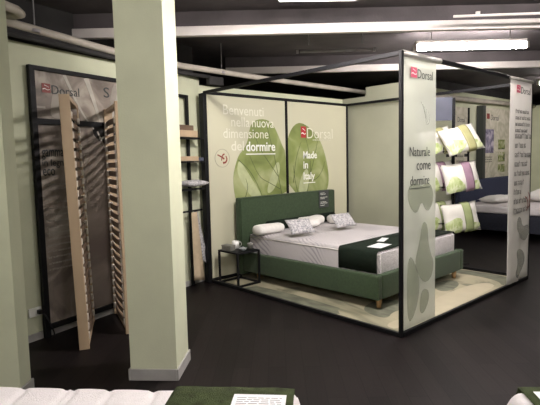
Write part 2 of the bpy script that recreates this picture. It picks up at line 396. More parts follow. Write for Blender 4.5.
for i, (x, y, z) in enumerate(((-2.16, -.675, 2.66), (.22, -.075, 2.64))):
    bm = bmesh.new(); tube(bm, [(0, 0, 0.03), (0, 0, CZ-z-.001)], .006, 8); lathe(bm, [(.036, -.012), (.042, -.012), (.042, .012), (.036, .012)], 16)
    for v in bm.verts:
        pass
    put(tag(obj('pipe_hanger', bm, steel_g), ['thin metal hanger holding the cream pipe above the dark photo banner', 'metal hanger holding the cream pipe above the welcome banner'][i], 'hanger'), (x, y, z))
tag(obj('cable_duct', box(-.11, .11, -.05, .02, 2.50, 2.60, .008), recess), 'dark bracket under the pipe at the top left of the display booth', 'bracket').location = (.20, .06, 0)

def lamp(x, y, L, on, label, rz=BA, z=2.86, lm=None, hw=.05):
    t = thing('ceiling_lamp', label, 'lamp', (x, y, z), rz, None)
    if on: obj('housing', box(-L/2, L/2, -hw, hw, .035, .075, .006), beamw, t)
    bm = bmesh.new(); tube(bm, [(-L/2+.03, 0, 0), (L/2-.03, 0, 0)], .034 if on else .017, 14)
    obj('diffuser', bm, (lm or lit) if on else steel_g, t, True)
    if hw > .1:
        for s in (-1, 1): obj('added_shade_lip', box(-L/2, L/2, s*hw-.004, s*hw+.004, -.012, .035), beamw, t)  # lips added to keep this lamp's light off the ceiling
    for s in (-1, 1): obj('end_cap', box(s*(L/2)-.015, s*(L/2)+.015, -(.04 if on else .02), (.04 if on else .02), -(.035 if on else .02), (.04 if on else .022), .006), beamw if on else steel_g, t)
    for s in (-.35, .35): obj('suspension_rod', tube(bmesh.new(), [(s*L, 0, .075), (s*L, 0, CZ-z-.001)], .006, 8), steel_g, t)
    return t
def at(px, py): return px, py
lamp(2.12, -2.36, 1.30, True, 'long lit fluorescent lamp above the front banner of the booth', z=2.80, lm=lit_two, hw=.022)
lamp(-.60, -2.46, .62, True, 'lit fluorescent lamp cut off by the top edge of the photo', z=2.82, lm=lit_near, hw=.14)  # housing widened to block light from the ceiling
lamp(1.0, -1.27, .9, False, 'unlit slim grey ceiling lamp above the double bed', rz=R(-44), z=2.80)
lamp(.4, -4.4, 1.30, True, 'lit fluorescent lamp over the shop floor to the right of the camera')
lamp(-4.6, -6.4, 1.30, True, 'lit fluorescent lamp behind the camera', lm=lit_back)
lamp(-5.4, -4.4, 1.30, True, 'unseen lamp added left of the camera to light the slatted base rails', lm=lit)  # unseen lamp, added to brighten the rails of the bed bases
lamp(-1.6, -5.6, 1.30, True, 'lit fluorescent lamp over the foreground mattresses')
lamp(5.6, -3.6, 1.30, True, 'lit fluorescent lamp near the far navy bed', lm=lit_far)
lamp(7.0, -2.0, 1.30, True, 'lit fluorescent lamp in front of the far posters', lm=lit_far)
bm = bmesh.new(); tube(bm, [(0, 0, 0), (1.7, 0, 0)], .012, 8); bx(bm, .2, .235, -.012, .012, .0, .035); tube(bm, [(1.6, 0, .0), (1.6, 0, CZ-2.811)], .005, 6)
tag(put(obj('ceiling_rod', bm, beamw), (.817, -2.82, 2.81), (0, 0, R(-45))), 'thin pale rod under the ceiling near the top right corner', 'rod')

# ------------------------------------------------------------------ display booth
W, D, H, P = 2.765, 2.797, 2.406, .0155
booth = thing('display_booth', 'black metal cube frame booth standing around the green double bed', 'booth', (0, 0, 0))
for x, y in ((0, -D), (0, 0), (W, 0), (W, -D)): obj('post', box(x-P, x+P, y-P, y+P, .001, H, .002, seg=1), black, booth)
for nm, z0, z1 in (('top_beam', H-.036, H), ('base_rail', .002, .04)):
    for (x0, x1, y0, y1) in ((P, W-P, -P, P), (P, W-P, -D-P, -D+P), (-P, P, -D+P, -P), (W-P, W+P, -D+P, -P)):
        obj(nm, box(x0, x1, y0, y1, z0, z1, .002, seg=1), black, booth)
obj('divider_post', box(1.378, 1.410, -.02, .016, .04, H-.036), black, booth)
obj('dark_side_strip', box(-.055, -.018, -.04, .05, .002, H-.03), black, booth)  # black strip filling the dark band left of the corner post
lp = obj('banner_panel', box(.03, 1.378, .0, .012, .045, H-.04), cream, booth)
rp = obj('banner_panel', box(1.410, W-P-.002, .0, .012, .045, H-.04), cream, booth)
LL = [(.44, 1.0), (.41, 1.2), (.41, 1.35), (.46, 1.5), (.51, 1.61), (.61, 1.7), (.68, 1.81), (.7, 1.92), (.75, 2.04), (.85, 2.09), (.98, 2.1), (1.09, 2.07), (1.18, 1.98), (1.26, 1.84), (1.32, 1.72), (1.37, 1.66), (1.377, 1.3), (1.377, 1.0)]
RR = [(1.411, 1.0), (1.411, 1.80), (1.46, 1.92), (1.56, 2.04), (1.70, 2.08), (1.88, 2.01), (2.01, 1.92), (2.13, 1.8), (2.22, 1.62), (2.28, 1.44), (2.31, 1.25), (2.29, 1.1), (2.22, 1.0)]
leaf_dk = mat('leaf_vein_ink', (.075, .105, .03), .5); leaf_lt = mat('leaf_light_ink', (.44, .48, .27), .5, noise=.12, nscale=9)
la = obj('leaf_print', prism_xz(smooth_poly(LL, 1), -.002, 0), leafm, lp); ra = obj('leaf_print', prism_xz(smooth_poly(RR, 1), -.002, 0), leafm, rp)
bm = bmesh.new()
for pts in ([(.50, 1.55), (.68, 1.42), (.82, 1.22), (.92, 1.02)], [(1.28, 1.05), (1.20, 1.4), (1.12, 1.7), (1.02, 2.02)], [(1.22, 1.3), (1.05, 1.5), (.86, 1.72), (.78, 1.95)], [(1.25, 1.12), (1.05, 1.22), (.86, 1.3), (.7, 1.6)], [(.60, 1.03), (.66, 1.18), (.62, 1.3)]):
    obj('leaf_vein', stroke_xz(bmesh.new(), pts, .011, .005, -.0035, -.002), leaf_dk, la)
bm = bmesh.new(); prism_xz(smooth_poly([(.47, 1.36), (.50, 1.56), (.60, 1.46), (.78, 1.22), (.92, 1.02), (.74, 1.02), (.62, 1.15)], 2), -.003, -.002, bm)
prism_xz(smooth_poly([(.98, 1.05), (1.06, 1.3), (1.22, 1.55), (1.27, 1.4), (1.15, 1.12)], 2), -.003, -.002, bm)
obj('leaf_highlight', bm, leaf_lt, la)
bm = bmesh.new()
for pts in ([(1.80, 1.02), (1.86, 1.2), (1.90, 1.45), (1.84, 1.75), (1.72, 2.0)], [(1.87, 1.22), (2.02, 1.22), (2.16, 1.35), (2.22, 1.5)], [(1.52, 1.2), (1.58, 1.55), (1.7, 1.8)], [(1.88, 1.3), (1.98, 1.55), (2.06, 1.82)], [(1.62, 1.02), (1.56, 1.2), (1.52, 1.45)]):
    obj('leaf_vein', stroke_xz(bmesh.new(), pts, .011, .005, -.0035, -.002), leaf_dk, ra)
bm = bmesh.new(); prism_xz(smooth_poly([(1.60, 1.04), (1.70, 1.32), (1.83, 1.42), (1.86, 1.22), (1.80, 1.02)], 2), -.003, -.002, bm); obj('leaf_highlight', bm, leaf_lt, ra)
faint = mat('faint_white_ink', (.74, .73, .61), .5)
for s, x, z, ww, hh, m, bo in (('Benvenuti', .275, 2.135, .69, .125, faint, 0), ('nella', .40, 1.985, .31, .125, faint, 0), ('nuova', .755, 1.985, .395, .084, faint, 0), ('dimensione', .265, 1.835, .78, .125, faint, 0), ('del', .39, 1.672, .21, .125, faint, 0), ('dormire', .64, 1.665, .53, .125, white_ink, .02)):
    text_obj('lettering', s, x, z, ww, hh, -.004, m, lp, bo)
obj('underline', box(.635, 1.17, -.0055, -.004, 1.615, 1.63), white_ink, lp)
# round seal with a small flying mark
bm = bmesh.new(); n = 40; ro, ri, cx, cz = .118, .112, .242, 1.575
for k in range(n):
    t0, t1 = 2*math.pi*k/n, 2*math.pi*(k+1)/n
    prism_xz([(cx+ro*math.cos(t0), cz+ro*math.sin(t0)), (cx+ro*math.cos(t1), cz+ro*math.sin(t1)), (cx+ri*math.cos(t1), cz+ri*math.sin(t1)), (cx+ri*math.cos(t0), cz+ri*math.sin(t0))], -.003, 0, bm)
seal = obj('round_seal', bm, mat('grey_ink', (.35, .34, .26), .6), lp)
bm = bmesh.new(); stroke_xz(bm, [(cx-.075, cz+.045), (cx-.03, cz+.025), (cx+.0, cz+.01), (cx+.03, cz-.01)], .014, .022, -.003, 0)
stroke_xz(bm, [(cx+.035, cz+.055), (cx+.005, cz+.04), (cx-.005, cz+.01), (cx-.015, cz-.03)], .02, .010, -.003, 0)
stroke_xz(bm, [(cx+.055, cz+.03), (cx+.078, cz-.01), (cx+.055, cz-.055), (cx+.01, cz-.06)], .008, .03, -.003, 0)
obj('seal_mark', bm, maroon, seal)
logo_mark(1.695, 1.855, .11, .165, -.003, red_ink, rp)
text_obj('lettering', 'Dorsal', 1.825, 1.845, .58, .155, -.004, faint, rp, -.01)
text_obj('lettering', 'Made', 1.735, 1.548, .30, .105, -.004, white_ink, rp, .02)
text_obj('lettering', 'in', 1.735, 1.40, .10, .105, -.004, white_ink, rp, .02)
text_obj('lettering', 'Italy', 1.735, 1.235, .25, .105, -.004, white_ink, rp, .02)
obj('underline', box(1.73, 1.99, -.0055, -.004, 1.175, 1.188), white_ink, rp)
bm = bmesh.new(); rnd = random.Random(3); scribble(bm, 1.95, 1.815, .42, .016, -.003, rnd); obj('small_print', bm, faint, rp)

# printed vinyl laid inside the frame
vf = tag(obj('vinyl_floor_print', box(.02, W-.02, -D+.02, -.02, .001, .006), vinyl), 'cream floor print with grey brush marks laid under the double bed', 'floor print')
patch = mat('grey_green_print', (.15, .155, .11), .6, noise=.3, nscale=14, stretch=(1, .4, 1))
def flat(pts, z0, z1):
    bm = bmesh.new(); A = [bm.verts.new((x, y, z0)) for x, y in pts]; B = [bm.verts.new((x, y, z1)) for x, y in pts]
    bm.faces.new(A); bm.faces.new(list(reversed(B)))
    for i in range(len(pts)): j = (i+1) % len(pts); bm.faces.new((A[i], B[i], B[j], A[j]))
    return bm
obj('brush_mark', flat([(.07, -.55), (.05, -1.2), (.05, -1.95), (.12, -2.02), (.20, -1.93), (.27, -1.9), (.30, -1.2), (.26, -.6)], .006, .0064), patch, vf)
obj('brush_mark', flat(smooth_poly([(.45, -2.05), (.75, -2.0), (.95, -2.2), (.7, -2.3), (.72, -2.42), (.55, -2.35), (.3, -2.45), (.32, -2.2)], 2), .006, .0064), patch, vf)
obj('brush_mark', flat(smooth_poly([(1.7, -2.1), (2.1, -2.12), (2.05, -2.3), (1.75, -2.4), (1.5, -2.35)], 2), .006, .0064), patch, vf)
obj('brush_mark', flat(smooth_poly([(2.45, -1.9), (2.72, -1.9), (2.72, -2.74), (2.2, -2.74), (2.42, -2.6), (2.5, -2.3)], 2), .006, .0064), patch, vf)
pale_pr = mat('pale_cream_print', (.46, .41, .29), .55, noise=.05, nscale=5)
obj('pale_shape', flat(smooth_poly([(.12, -2.72), (.14, -2.5), (.6, -2.55), (1.2, -2.42), (2.0, -2.42), (2.3, -2.55), (2.1, -2.72)], 2), .006, .0063), pale_pr, vf)

# hanging banners on the front beam
def wavy_cloth(w_, h_, amp, seed, th=.0015, nx=40, nz=30):
    rnd = random.Random(seed); ph = [rnd.uniform(0, 6) for _ in range(4)]
    bm = bmesh.new(); F_, B_ = [], []
    for j in range(nz+1):
        z = -h_*j/nz; k = min(1, .15+j/nz*1.2)
        rf, rb = [], []
        for i in range(nx+1):
            x = w_*i/nx; y = amp*k*(math.sin(2.2*math.pi*i/nx+ph[0])+.45*math.sin(5*math.pi*i/nx+ph[1]+j*.05))
            rf.append(bm.verts.new((x, y, z))); rb.append(bm.verts.new((x, y+th, z)))
        F_.append(rf); B_.append(rb)
    for j in range(nz):
        for i in range(nx):
            bm.faces.new((F_[j][i], F_[j][i+1], F_[j+1][i+1], F_[j+1][i])); bm.faces.new((B_[j][i], B_[j+1][i], B_[j+1][i+1], B_[j][i+1]))
    for i in range(nx):
        bm.faces.new((F_[0][i], B_[0][i], B_[0][i+1], F_[0][i+1])); bm.faces.new((F_[-1][i], F_[-1][i+1], B_[-1][i+1], B_[-1][i]))
    for j in range(nz):
        bm.faces.new((F_[j][0], F_[j+1][0], B_[j+1][0], B_[j][0])); bm.faces.new((F_[j][-1], B_[j][-1], B_[j+1][-1], F_[j+1][-1]))
    return bm
YB = -D-.042
# front banner (things are laid out in its local frame: x right, z down from the rail)
t = thing('hanging_banner', 'sheer banner with Naturale lettering hanging beside the front corner post of the booth', 'banner', (.017, -D+.022, 2.375))
obj('top_rail', (lambda bm: tube(bm, [(0, -.022, .013), (.60, -.022, .013)], .027, 12))(bmesh.new()), alu, t, True)
cl = obj('cloth', (lambda bm: bm)(wavy_cloth(.575, 2.34, .006, 5)), ban1, t, True)
logo_mark(.14, -.165, .095, .085, -.014, pink_red, t)
text_obj('lettering', 'Dorsal', .245, -.165, .25, .075, -.014, dark_ink, t, -.005)
text_obj('lettering', 'Naturale', .125, -.83, .33, .08, -.014, dark_ink, t)
text_obj('lettering', 'come', .235, -.95, .23, .06, -.014, dark_ink, t)
text_obj('lettering', 'dormire', .135, -1.08, .31, .08, -.014, dark_ink, t)
obj('underline', box(.125, .455, -.0155, -.014, -1.112, -1.104), dark_ink, t)
bm = bmesh.new()
for k in range(6): stroke_xz(bm, [(.30+.03*k, -.36-.02*k), (.34+.02*k, -.40-.03*k), (.38, -.50-.01*k)], .006, .003, -.0145, -.0135)
obj('faint_leaf_sketch', bm, leaf_sh, t)
def blob(pts): return prism_xz(smooth_poly(pts, 2), -.0145, -.0135)
obj('leaf_print', blob([(.07, -1.08), (.20, -1.06), (.28, -1.10), (.38, -1.06), (.47, -1.12), (.48, -1.24), (.40, -1.33), (.33, -1.30), (.28, -1.22), (.20, -1.34), (.10, -1.28), (.05, -1.18)]), leaf_sh, t).location.x = .04
obj('leaf_print', blob([(.30, -1.40), (.38, -1.44), (.40, -1.62), (.44, -1.72), (.50, -1.80), (.46, -1.94), (.34, -1.98), (.24, -1.90), (.16, -1.78), (.24, -1.60)]), leaf_sh, t).location.x = .04
obj('leaf_print', blob([(.08, -1.66), (.20, -1.80), (.26, -1.98), (.22, -2.14), (.14, -2.26), (.06, -2.28), (.04, -1.9)]), leaf_sh, t).location.x = .04
obj('leaf_print', blob([(.28, -2.02), (.40, -2.04), (.42, -2.14), (.32, -2.26), (.24, -2.22)]), leaf_sh, t).location.x = .04
# second banner at the right front corner
t = thing('hanging_banner', 'whiter banner with lines of small print at the right front corner of the booth', 'banner', (2.07, YB, 2.375))
obj('top_rail', (lambda bm: tube(bm, [(0, 0, 0), (.62, 0, 0)], .018, 12))(bmesh.new()), alu, t, True)
obj('cloth', wavy_cloth(.60, 2.31, .016, 9), ban2, t, True)
logo_mark(.10, -.155, .10, .085, -.026, pink_red, t)
text_obj('lettering', 'Dorsal', .22, -.16, .27, .075, -.026, dark_ink, t, -.005)
rnd = random.Random(11); gink = mat('soft_grey_ink', (.12, .115, .11), .6)
z = -.38; k = 0
while z > -1.52:
    bm = bmesh.new(); scribble(bm, .08, z, [.40, .44, .42, .36, .46, .30, .50, .38, .44, .28, .22][k % 11], .048 if k > 3 else .034, -.026, rnd)
    obj('lettering_line', bm, gink, t); z -= .105 if k > 3 else .07; k += 1
obj('underline', box(.09, .28, -.027, -.026, -1.51, -1.504), gink, t)
bm = bmesh.new(); stroke_xz(bm, [(.40, -1.33), (.47, -1.36), (.50, -1.43), (.45, -1.50)], .012, .02, -.027, -.026); stroke_xz(bm, [(.49, -1.28), (.54, -1.34), (.55, -1.42), (.50, -1.48)], .006, .016, -.027, -.026)
obj('seal_mark', bm, maroon, t)
obj('leaf_print', blob([(.20, -1.55), (.30, -1.56), (.34, -1.68), (.52, -1.66), (.56, -1.76), (.44, -1.86), (.30, -1.82), (.24, -1.74), (.18, -1.68)]), leaf_sh2, t).location.y = -.012
obj('leaf_print', blob([(.18, -1.95), (.28, -1.92), (.40, -1.98), (.44, -2.08), (.36, -2.18), (.28, -2.22), (.24, -2.28), (.16, -2.22), (.24, -2.1)]), leaf_sh2, t).location.y = -.012
# third-party beam to the next booth
# ------------------------------------------------------------------ double bed
bed = thing('double_bed', 'dark green upholstered double bed inside the booth', 'bed', (0, 0, 0))
hb = obj('headboard', box(.36, 2.28, -.16, -.06, .06, 1.06, .025, seg=3), grn_fab, bed, True)
bm = bmesh.new(); tube(bm, [(.372, -.165, .1), (.372, -.165, 1.045), (.385, -.165, 1.052), (2.255, -.165, 1.052), (2.268, -.165, 1.045), (2.268, -.165, .1)], .006, 8); obj('piping', bm, grn_fab, hb, True)
for x0, x1 in ((.38, .46), (2.20, 2.28)): obj('side_rail', box(x0, x1, -2.225, -.16, .11, .36, .018, seg=3), grn_fab, bed, True)
obj('footboard', box(.461, 2.199, -2.225, -2.15, .11, .36, .016, seg=3), grn_fab, bed, True)
obj('slat_platform', box(.461, 2.199, -2.149, -.161, .20, .295), black, bed)
for x, y in ((.49, -2.16), (2.15, -2.16), (.53, -.3), (2.17, -.3)):
    bm = bmesh.new(); lathe(bm, [(.022, .007), (.034, .12)], 20, (x, y)); obj('leg', bm, legw, bed, True)
# swatch card hung on the headboard
t = thing('swatch_card', 'grey translucent information card hanging on the right of the green headboard', 'card', (1.90, -.176, .80))
cardm = banner_fabric('smoky_card', (.10, .11, .11), .10)
obj('card', box(0, .22, 0, .004, 0, .262), cardm, t)
bm = bmesh.new(); rnd = random.Random(4)
for k, z in enumerate((.215, .195, .15, .13, .08, .06, .03)): scribble(bm, .03, z, .10+.03*(k % 3), .011, 0, rnd)
obj('small_print', bm, white_ink, t)
# mattress
mt = thing('mattress', 'white mattress with grey wave pattern on the green double bed', 'mattress', (0, 0, 0))
def soft_box(x0, x1, y0, y1, z0, z1, r, nx=24, ny=24, puff=0): 
    bm = bx(bmesh.new(), x0, x1, y0, y1, z0, z1, r, 5); return bm
obj('body', soft_box(.48, 2.18, -2.155, -.175, .297, .59, .05), cover, mt, True)
obj('quilted_foot_panel', box(.52, 2.14, -2.167, -2.150, .33, .565, .006), knit, mt, True)
bm = bmesh.new()
for z in (.335, .55):
    tube(bm, [(.478, -.21, z), (.478, -2.115, z), (.49, -2.145, z), (.52, -2.158, z), (2.14, -2.158, z), (2.17, -2.145, z), (2.182, -2.115, z), (2.182, -.21, z)], .006, 8)
obj('piping', bm, white_fab, mt, True)
# runner: drapes over both sides near the foot
def runner(x0, x1, y0, y1, zt, zb, th, over=.014, rr=.05):
    prof = [(x0-over, zb), (x0-over, zt-rr), (x0-over+.006, zt-.018), (x0+.012, zt+.004), ((x0+x1)/2, zt+.006), (x1-.012, zt+.004), (x1+over-.006, zt-.018), (x1+over, zt-rr), (x1+over, zb)]
    bm = bmesh.new(); ny = 14; O, I = [], []
    cx = (x0+x1)/2
    for j in range(ny+1):
        y = y0+(y1-y0)*j/ny
        O.append([bm.verts.new((x, y, z+.0015*math.sin(j*1.7+i))) for i, (x, z) in enumerate(prof)])
        I.append([bm.verts.new((x+(th if x < cx-.3 else -th if x > cx+.3 else 0), y, z-(th if i in (2, 3, 4, 5, 6) else 0))) for i, (x, z) in enumerate(prof)])
    n = len(prof)
    for j in range(ny):
        for i in range(n-1):
            bm.faces.new((O[j][i], O[j][i+1], O[j+1][i+1], O[j+1][i])); bm.faces.new((I[j][i], I[j+1][i], I[j+1][i+1], I[j][i+1]))
        for i in (0, n-1): bm.faces.new((O[j][i], O[j+1][i], I[j+1][i], I[j][i]))
    for j in (0, ny):
        for i in range(n-1): bm.faces.new((O[j][i], O[j][i+1], I[j][i+1], I[j][i]))
    return bm
tag(obj('bed_runner', runner(.48, 2.18, -2.150, -1.66, .59, .362, .005), grn_run, None, True), 'dark green bed runner laid across the foot of the double bed', 'bed runner')
def leaflet(x, y, z, w_, d_, rz, label, lines=5, name='leaflet'):
    t = thing(name, label, 'leaflet', (x, y, z), R(rz))
    obj('sheet', box(0, w_, 0, d_, 0, .002), paper, t); bm = bmesh.new(); rnd = random.Random(int(x*100)); 
    for k in range(lines):
        yy = d_*(.9-.78*k/lines); cx = w_*.08
        while cx < w_*.88:
            l_ = rnd.uniform(.02, .10)*w_*2; l_ = min(l_, w_*.92-cx); bx(bm, cx, cx+l_, yy, yy+d_*.012, .002, .0024); cx += l_+w_*.03
    obj('print', bm, gink, t); return t
leaflet(.62, -2.10, .597, .27, .16, 8, 'white leaflet lying on the dark green runner, nearer the foot corner')
leaflet(.98, -1.90, .597, .26, .08, 20, 'narrow pale leaflet on the dark green runner, farther from the foot corner', 3)

def roll_pillow(x0, x1, y, r, label, seed, tilt=0):
    t = thing('neck_pillow', label, 'pillow', ((x0+x1)/2, y, .592), R(tilt), 'white roll pillows against the headboard')
    L = x1-x0; bm = bmesh.new(); n = 26; K = 22; rings = []
    for i in range(n+1):
        u = 2*i/n-1; s = (1-abs(u)**14)**.4*(.95+.05*math.cos(u*3+seed)); s = max(s, .02)
        rings.append([bm.verts.new((u*L/2*(1-.05*(1-s)), r*1.2*s*math.copysign(abs(math.cos(q))**.75, math.cos(q))*(1+.03*math.sin(3*q+seed+4*u)), r*.78+r*.78*s*math.copysign(abs(math.sin(q))**.75, math.sin(q)))) for q in [2*math.pi*k/K for k in range(K)]])
    for A, B in zip(rings, rings[1:]):
        for k in range(K): bm.faces.new((A[k], A[(k+1) % K], B[(k+1) % K], B[k]))
    bm.faces.new(rings[0]); bm.faces.new(list(reversed(rings[-1])))
    obj('body', bm, white_fab, t, True)
    return t
roll_pillow(.39, .85, -.41, .084, 'white roll pillow at the left end of the headboard', 1, 0)
roll_pillow(1.05, 1.50, -.46, .080, 'white roll pillow half hidden behind the left grey cushion', 2, -6)
roll_pillow(1.30, 1.76, -.33, .088, 'white roll pillow lying between the two grey cushions', 3, 4)
roll_pillow(1.84, 2.16, -.44, .080, 'white roll pillow half hidden behind the right grey cushion', 4, -4)
bol = obj('long_filler', (lambda b: tube(b, [(-.70, 0, 0), (-.68, 0, 0), (.68, 0, 0), (.70, 0, 0)], [.04, .068, .068, .04], 20))(bmesh.new()), grn_run, None, True); put(tag(bol, 'long dark green bolster lying behind the white pillows', 'filler'), (1.46, -.236, .658))  # dark roll added to fill the dark band behind the pillows
def cushion(x, y, rz, label, seed):
    t = thing('cushion', label, 'cushion', (x, y, .59), R(rz), 'small grey marled cushions on the double bed')
    o = obj('body', pillow_bm(.36, .23, .08, 16, .006, seed), grey_fab, t, True); put(o, (0, -.03, .10), (R(46), R(0), 0)); 
    return t
cushion(.73, -.82, -14, 'small grey marled cushion leaning at the middle of the double bed', 3)
cushion(1.50, -.88, -8, 'small grey marled cushion leaning near the right side of the double bed', 8)

# the bed stands slightly askew in the booth
bed_set = [o for o in bpy.data.objects if o.parent is None and o.name.split('.')[0] in ('double_bed', 'mattress', 'bed_runner', 'leaflet', 'neck_pillow', 'cushion', 'swatch_card', 'long_filler')]
RB = Matrix.Rotation(R(1.6), 3, 'Z'); PV = Vector((1.32, -.10, 0))
for o in bed_set:
    o.location = PV+RB@(o.location-PV); o.rotation_euler.z += R(1.6)

# ------------------------------------------------------------------ bedside table and things on it
t = thing('side_table', 'black metal frame side table standing left of the double bed', 'table', (.212, -.325, 0))
TZ = .43; hx, hy, q = .168, .185, .011
obj('table_top', box(-hx-q, hx+q, -hy-q, hy+q, TZ-.02, TZ, .002, seg=1), black, t)
for sx in (-1, 1):
    for sy in (-1, 1): obj('leg', box(sx*hx-q, sx*hx+q, sy*hy-q, sy*hy+q, .0065, TZ-.02), black, t)
for s in (-1, 1):
    obj('base_bar', box(-hx+q, hx-q, s*hy-q, s*hy+q, .0065, .03), black, t); obj('base_bar', box(s*hx-q, s*hx+q, -hy+q, hy-q, .0065, .03), black, t)
t = thing('card_box', 'small dark grey box at the left end of the bedside table', 'box', (.10, -.26, TZ+.001), R(10))
obj('body', box(-.045, .045, -.075, .075, 0, .05, .003), greybox, t); obj('lid', box(-.047, .047, -.077, .077, .051, .068, .003), mat('grey_lid', (.20, .20, .17), .6), t)
t = thing('coffee_cup', 'white cup with a handle standing on the bedside table', 'cup', (.235, -.235, TZ+.001))
bm = bmesh.new(); lathe(bm, [(.030, 0), (.036, .006), (.045, .05), (.047, .095), (.043, .095), (.040, .05), (.030, .012), (.005, .01)], 28); obj('body', bm, porcelain, t, True)
bm = bmesh.new(); tube(bm, [(.043, 0, .078), (.062, 0, .08), (.074, 0, .062), (.072, 0, .04), (.058, 0, .026), (.042, 0, .026)], .005, 10); put(obj('handle', bm, porcelain, t, True), (0, 0, 0), (0, 0, R(-30)))
t = thing('glass_dish', 'small clear faceted dish in front of the white cup', 'dish', (.20, -.42, TZ+.001))
gm = mat('clear_glass', (.75, .78, .78), .1); gm.node_tree.nodes['Principled BSDF'].inputs['Transmission Weight'].default_value = .6
bm = bmesh.new(); lathe(bm, [(.02, 0), (.028, .004), (.055, .026), (.06, .032), (.054, .032), (.026, .012), (.004, .01)], 10); obj('bowl', bm, gm, t)
bm = bmesh.new(); rnd = random.Random(2)
for k in range(5):
    v = bmesh.ops.create_icosphere(bm, subdivisions=1, radius=.013)['verts']; bmesh.ops.translate(bm, verts=v, vec=(rnd.uniform(-.028, .028), rnd.uniform(-.028, .028), .034))
o = obj('glass_pebble', bm, gm, t)
t = thing('dark_cup', 'dark grey cup at the right end of the bedside table', 'cup', (.335, -.40, TZ+.001))
bm = bmesh.new(); lathe(bm, [(.028, 0), (.034, .05), (.036, .07), (.031, .07), (.026, .01), (.004, .008)], 20); obj('body', bm, greybox, t, True)
o = obj('rim', (lambda b: tube(b, [(.034*math.cos(a), .034*math.sin(a), .07) for a in [2*math.pi*k/24 for k in range(25)]], .002, 6))(bmesh.new()), steel_g, t)

# ------------------------------------------------------------------ left corner: photo banner panel (local frame on the wall)
pa = thing('photo_banner', 'large dark photographic banner in a black frame on the left wall', 'banner', (WP-wd*2.325-wn*.02), WA)
PW, PH = 1.55, 2.40
pa_loc = pa.location
obj('printed_sheet', box(.03, PW-.03, -.012, -.004, .10, PH-.03), photo_d, pa)
for x in (0, PW-.05): obj('frame_post', box(x, x+.05, -.04, .0, .002, PH), black, pa)
for z0, z1 in ((PH-.035, PH), (.07, .115)): obj('frame_rail', box(.05, PW-.05, -.04, 0, z0, z1), black, pa)
obj('cross_bar', box(.05, PW-.05, -.035, -.013, 1.90, 1.95), black, pa)
pale_st = mat('pale_photo_streak', (.46, .43, .37), .6, noise=.15, nscale=8); mid_st = mat('grey_photo_streak', (.30, .27, .23), .6, noise=.2, nscale=6); dk_st = mat('black_photo_streak', (.02, .018, .018), .7)
bm = bmesh.new()
for pts, a, b in (([(.36, 2.36), (.44, 2.2), (.55, 2.0), (.66, 1.88)], .035, .012), ([(.60, 2.36), (.68, 2.15), (.74, 1.95)], .06, .02), ([(1.02, 2.3), (.95, 2.12), (.86, 1.98), (.80, 1.90)], .05, .05), ([(.72, 1.78), (.98, 1.90)], .02, .01), ([(.70, 1.86), (.78, 1.70)], .02, .01)): obj('photo_streak', stroke_xz(bmesh.new(), pts, a, b, -.0140, -.012), pale_st, pa)
bm = bmesh.new(); prism_xz(smooth_poly([(.86, 2.12), (.93, 2.35), (1.0, 2.35), (.96, 2.15)], 1), -.0133, -.012, bm); obj('photo_shape', bm, mid_st, pa)
bm = bmesh.new(); prism_xz(smooth_poly([(.20, 2.05), (.24, 2.22), (.34, 2.24), (.42, 2.0), (.36, 1.96), (.20, 1.96)], 2), -.0133, -.012, bm); prism_xz([(.06, 2.06), (.15, 2.06), (.15, 2.04), (.06, 2.04)], -.0137, -.012, bm)
obj('photo_shape', bm, mid_st, pa)
obj('photo_shape', prism_xz(smooth_poly([(.64, 1.90), (.76, 1.96), (.95, 1.93), (1.0, 1.78), (.82, 1.72), (.66, 1.80)], 2), -.0138, -.012), dk_st, pa)
obj('photo_shape', prism_xz([(.52, .12), (.54, 1.5), (.60, 1.62), (.78, 1.62), (.98, 1.5), (1.0, .12)], -.0135, -.012), photo_brown, pa)
logo_mark(.125, 2.18, .085, .08, -.015, maroon, pa)
text_obj('lettering', 'Dorsal', .222, 2.175, .29, .078, -.015, dark_ink, pa)
text_obj('lettering', 'S', .80, 2.20, .07, .10, -.015, dark_ink, pa); 
for k, s in enumerate(('gamma', 'in legno', 'eco')): text_obj('lettering', s, .085, 1.62-.085*k, [.22, .26, .12][k], .06, -.015, dark_ink, pa, .01)
bm = bmesh.new(); rnd = random.Random(8)
for k in range(14): scribble(bm, .09, 1.36-.035*k if k < 2 else 1.26-.055*k+.05, .34 if k % 4 else .24, .014, -.014, rnd)
obj('small_print', bm, pale_st, pa)
obj('print_label', box(.10, .36, -.0145, -.012, .90, .98), mid_st, pa)
obj('leaf_photo', prism_xz(smooth_poly([(.14, 1.0), (.22, 1.14), (.36, 1.16), (.42, 1.02)], 1), -.0142, -.012), mid_st, pa)

# wall socket with plug and cord
so = thing('wall_socket', 'white wall socket near the floor beside the left column', 'socket', (WP-wd*2.385-wn*.002+Vector((0, 0, .215))), WA)
obj('plate', box(-.06, .06, -.012, 0, 0, .08, .004), socketm, so)
pl = obj('plug', box(.01, .045, -.055, -.0125, .02, .058, .008), plastic, so); bm = bmesh.new(); tube(bm, [(.03, -.05, .035), (.05, -.075, .01), (.09, -.085, -.08), (.12, -.08, -.16), (.135, -.07, -.205)], .006, 8); obj('cord', bm, plastic, pl, True)

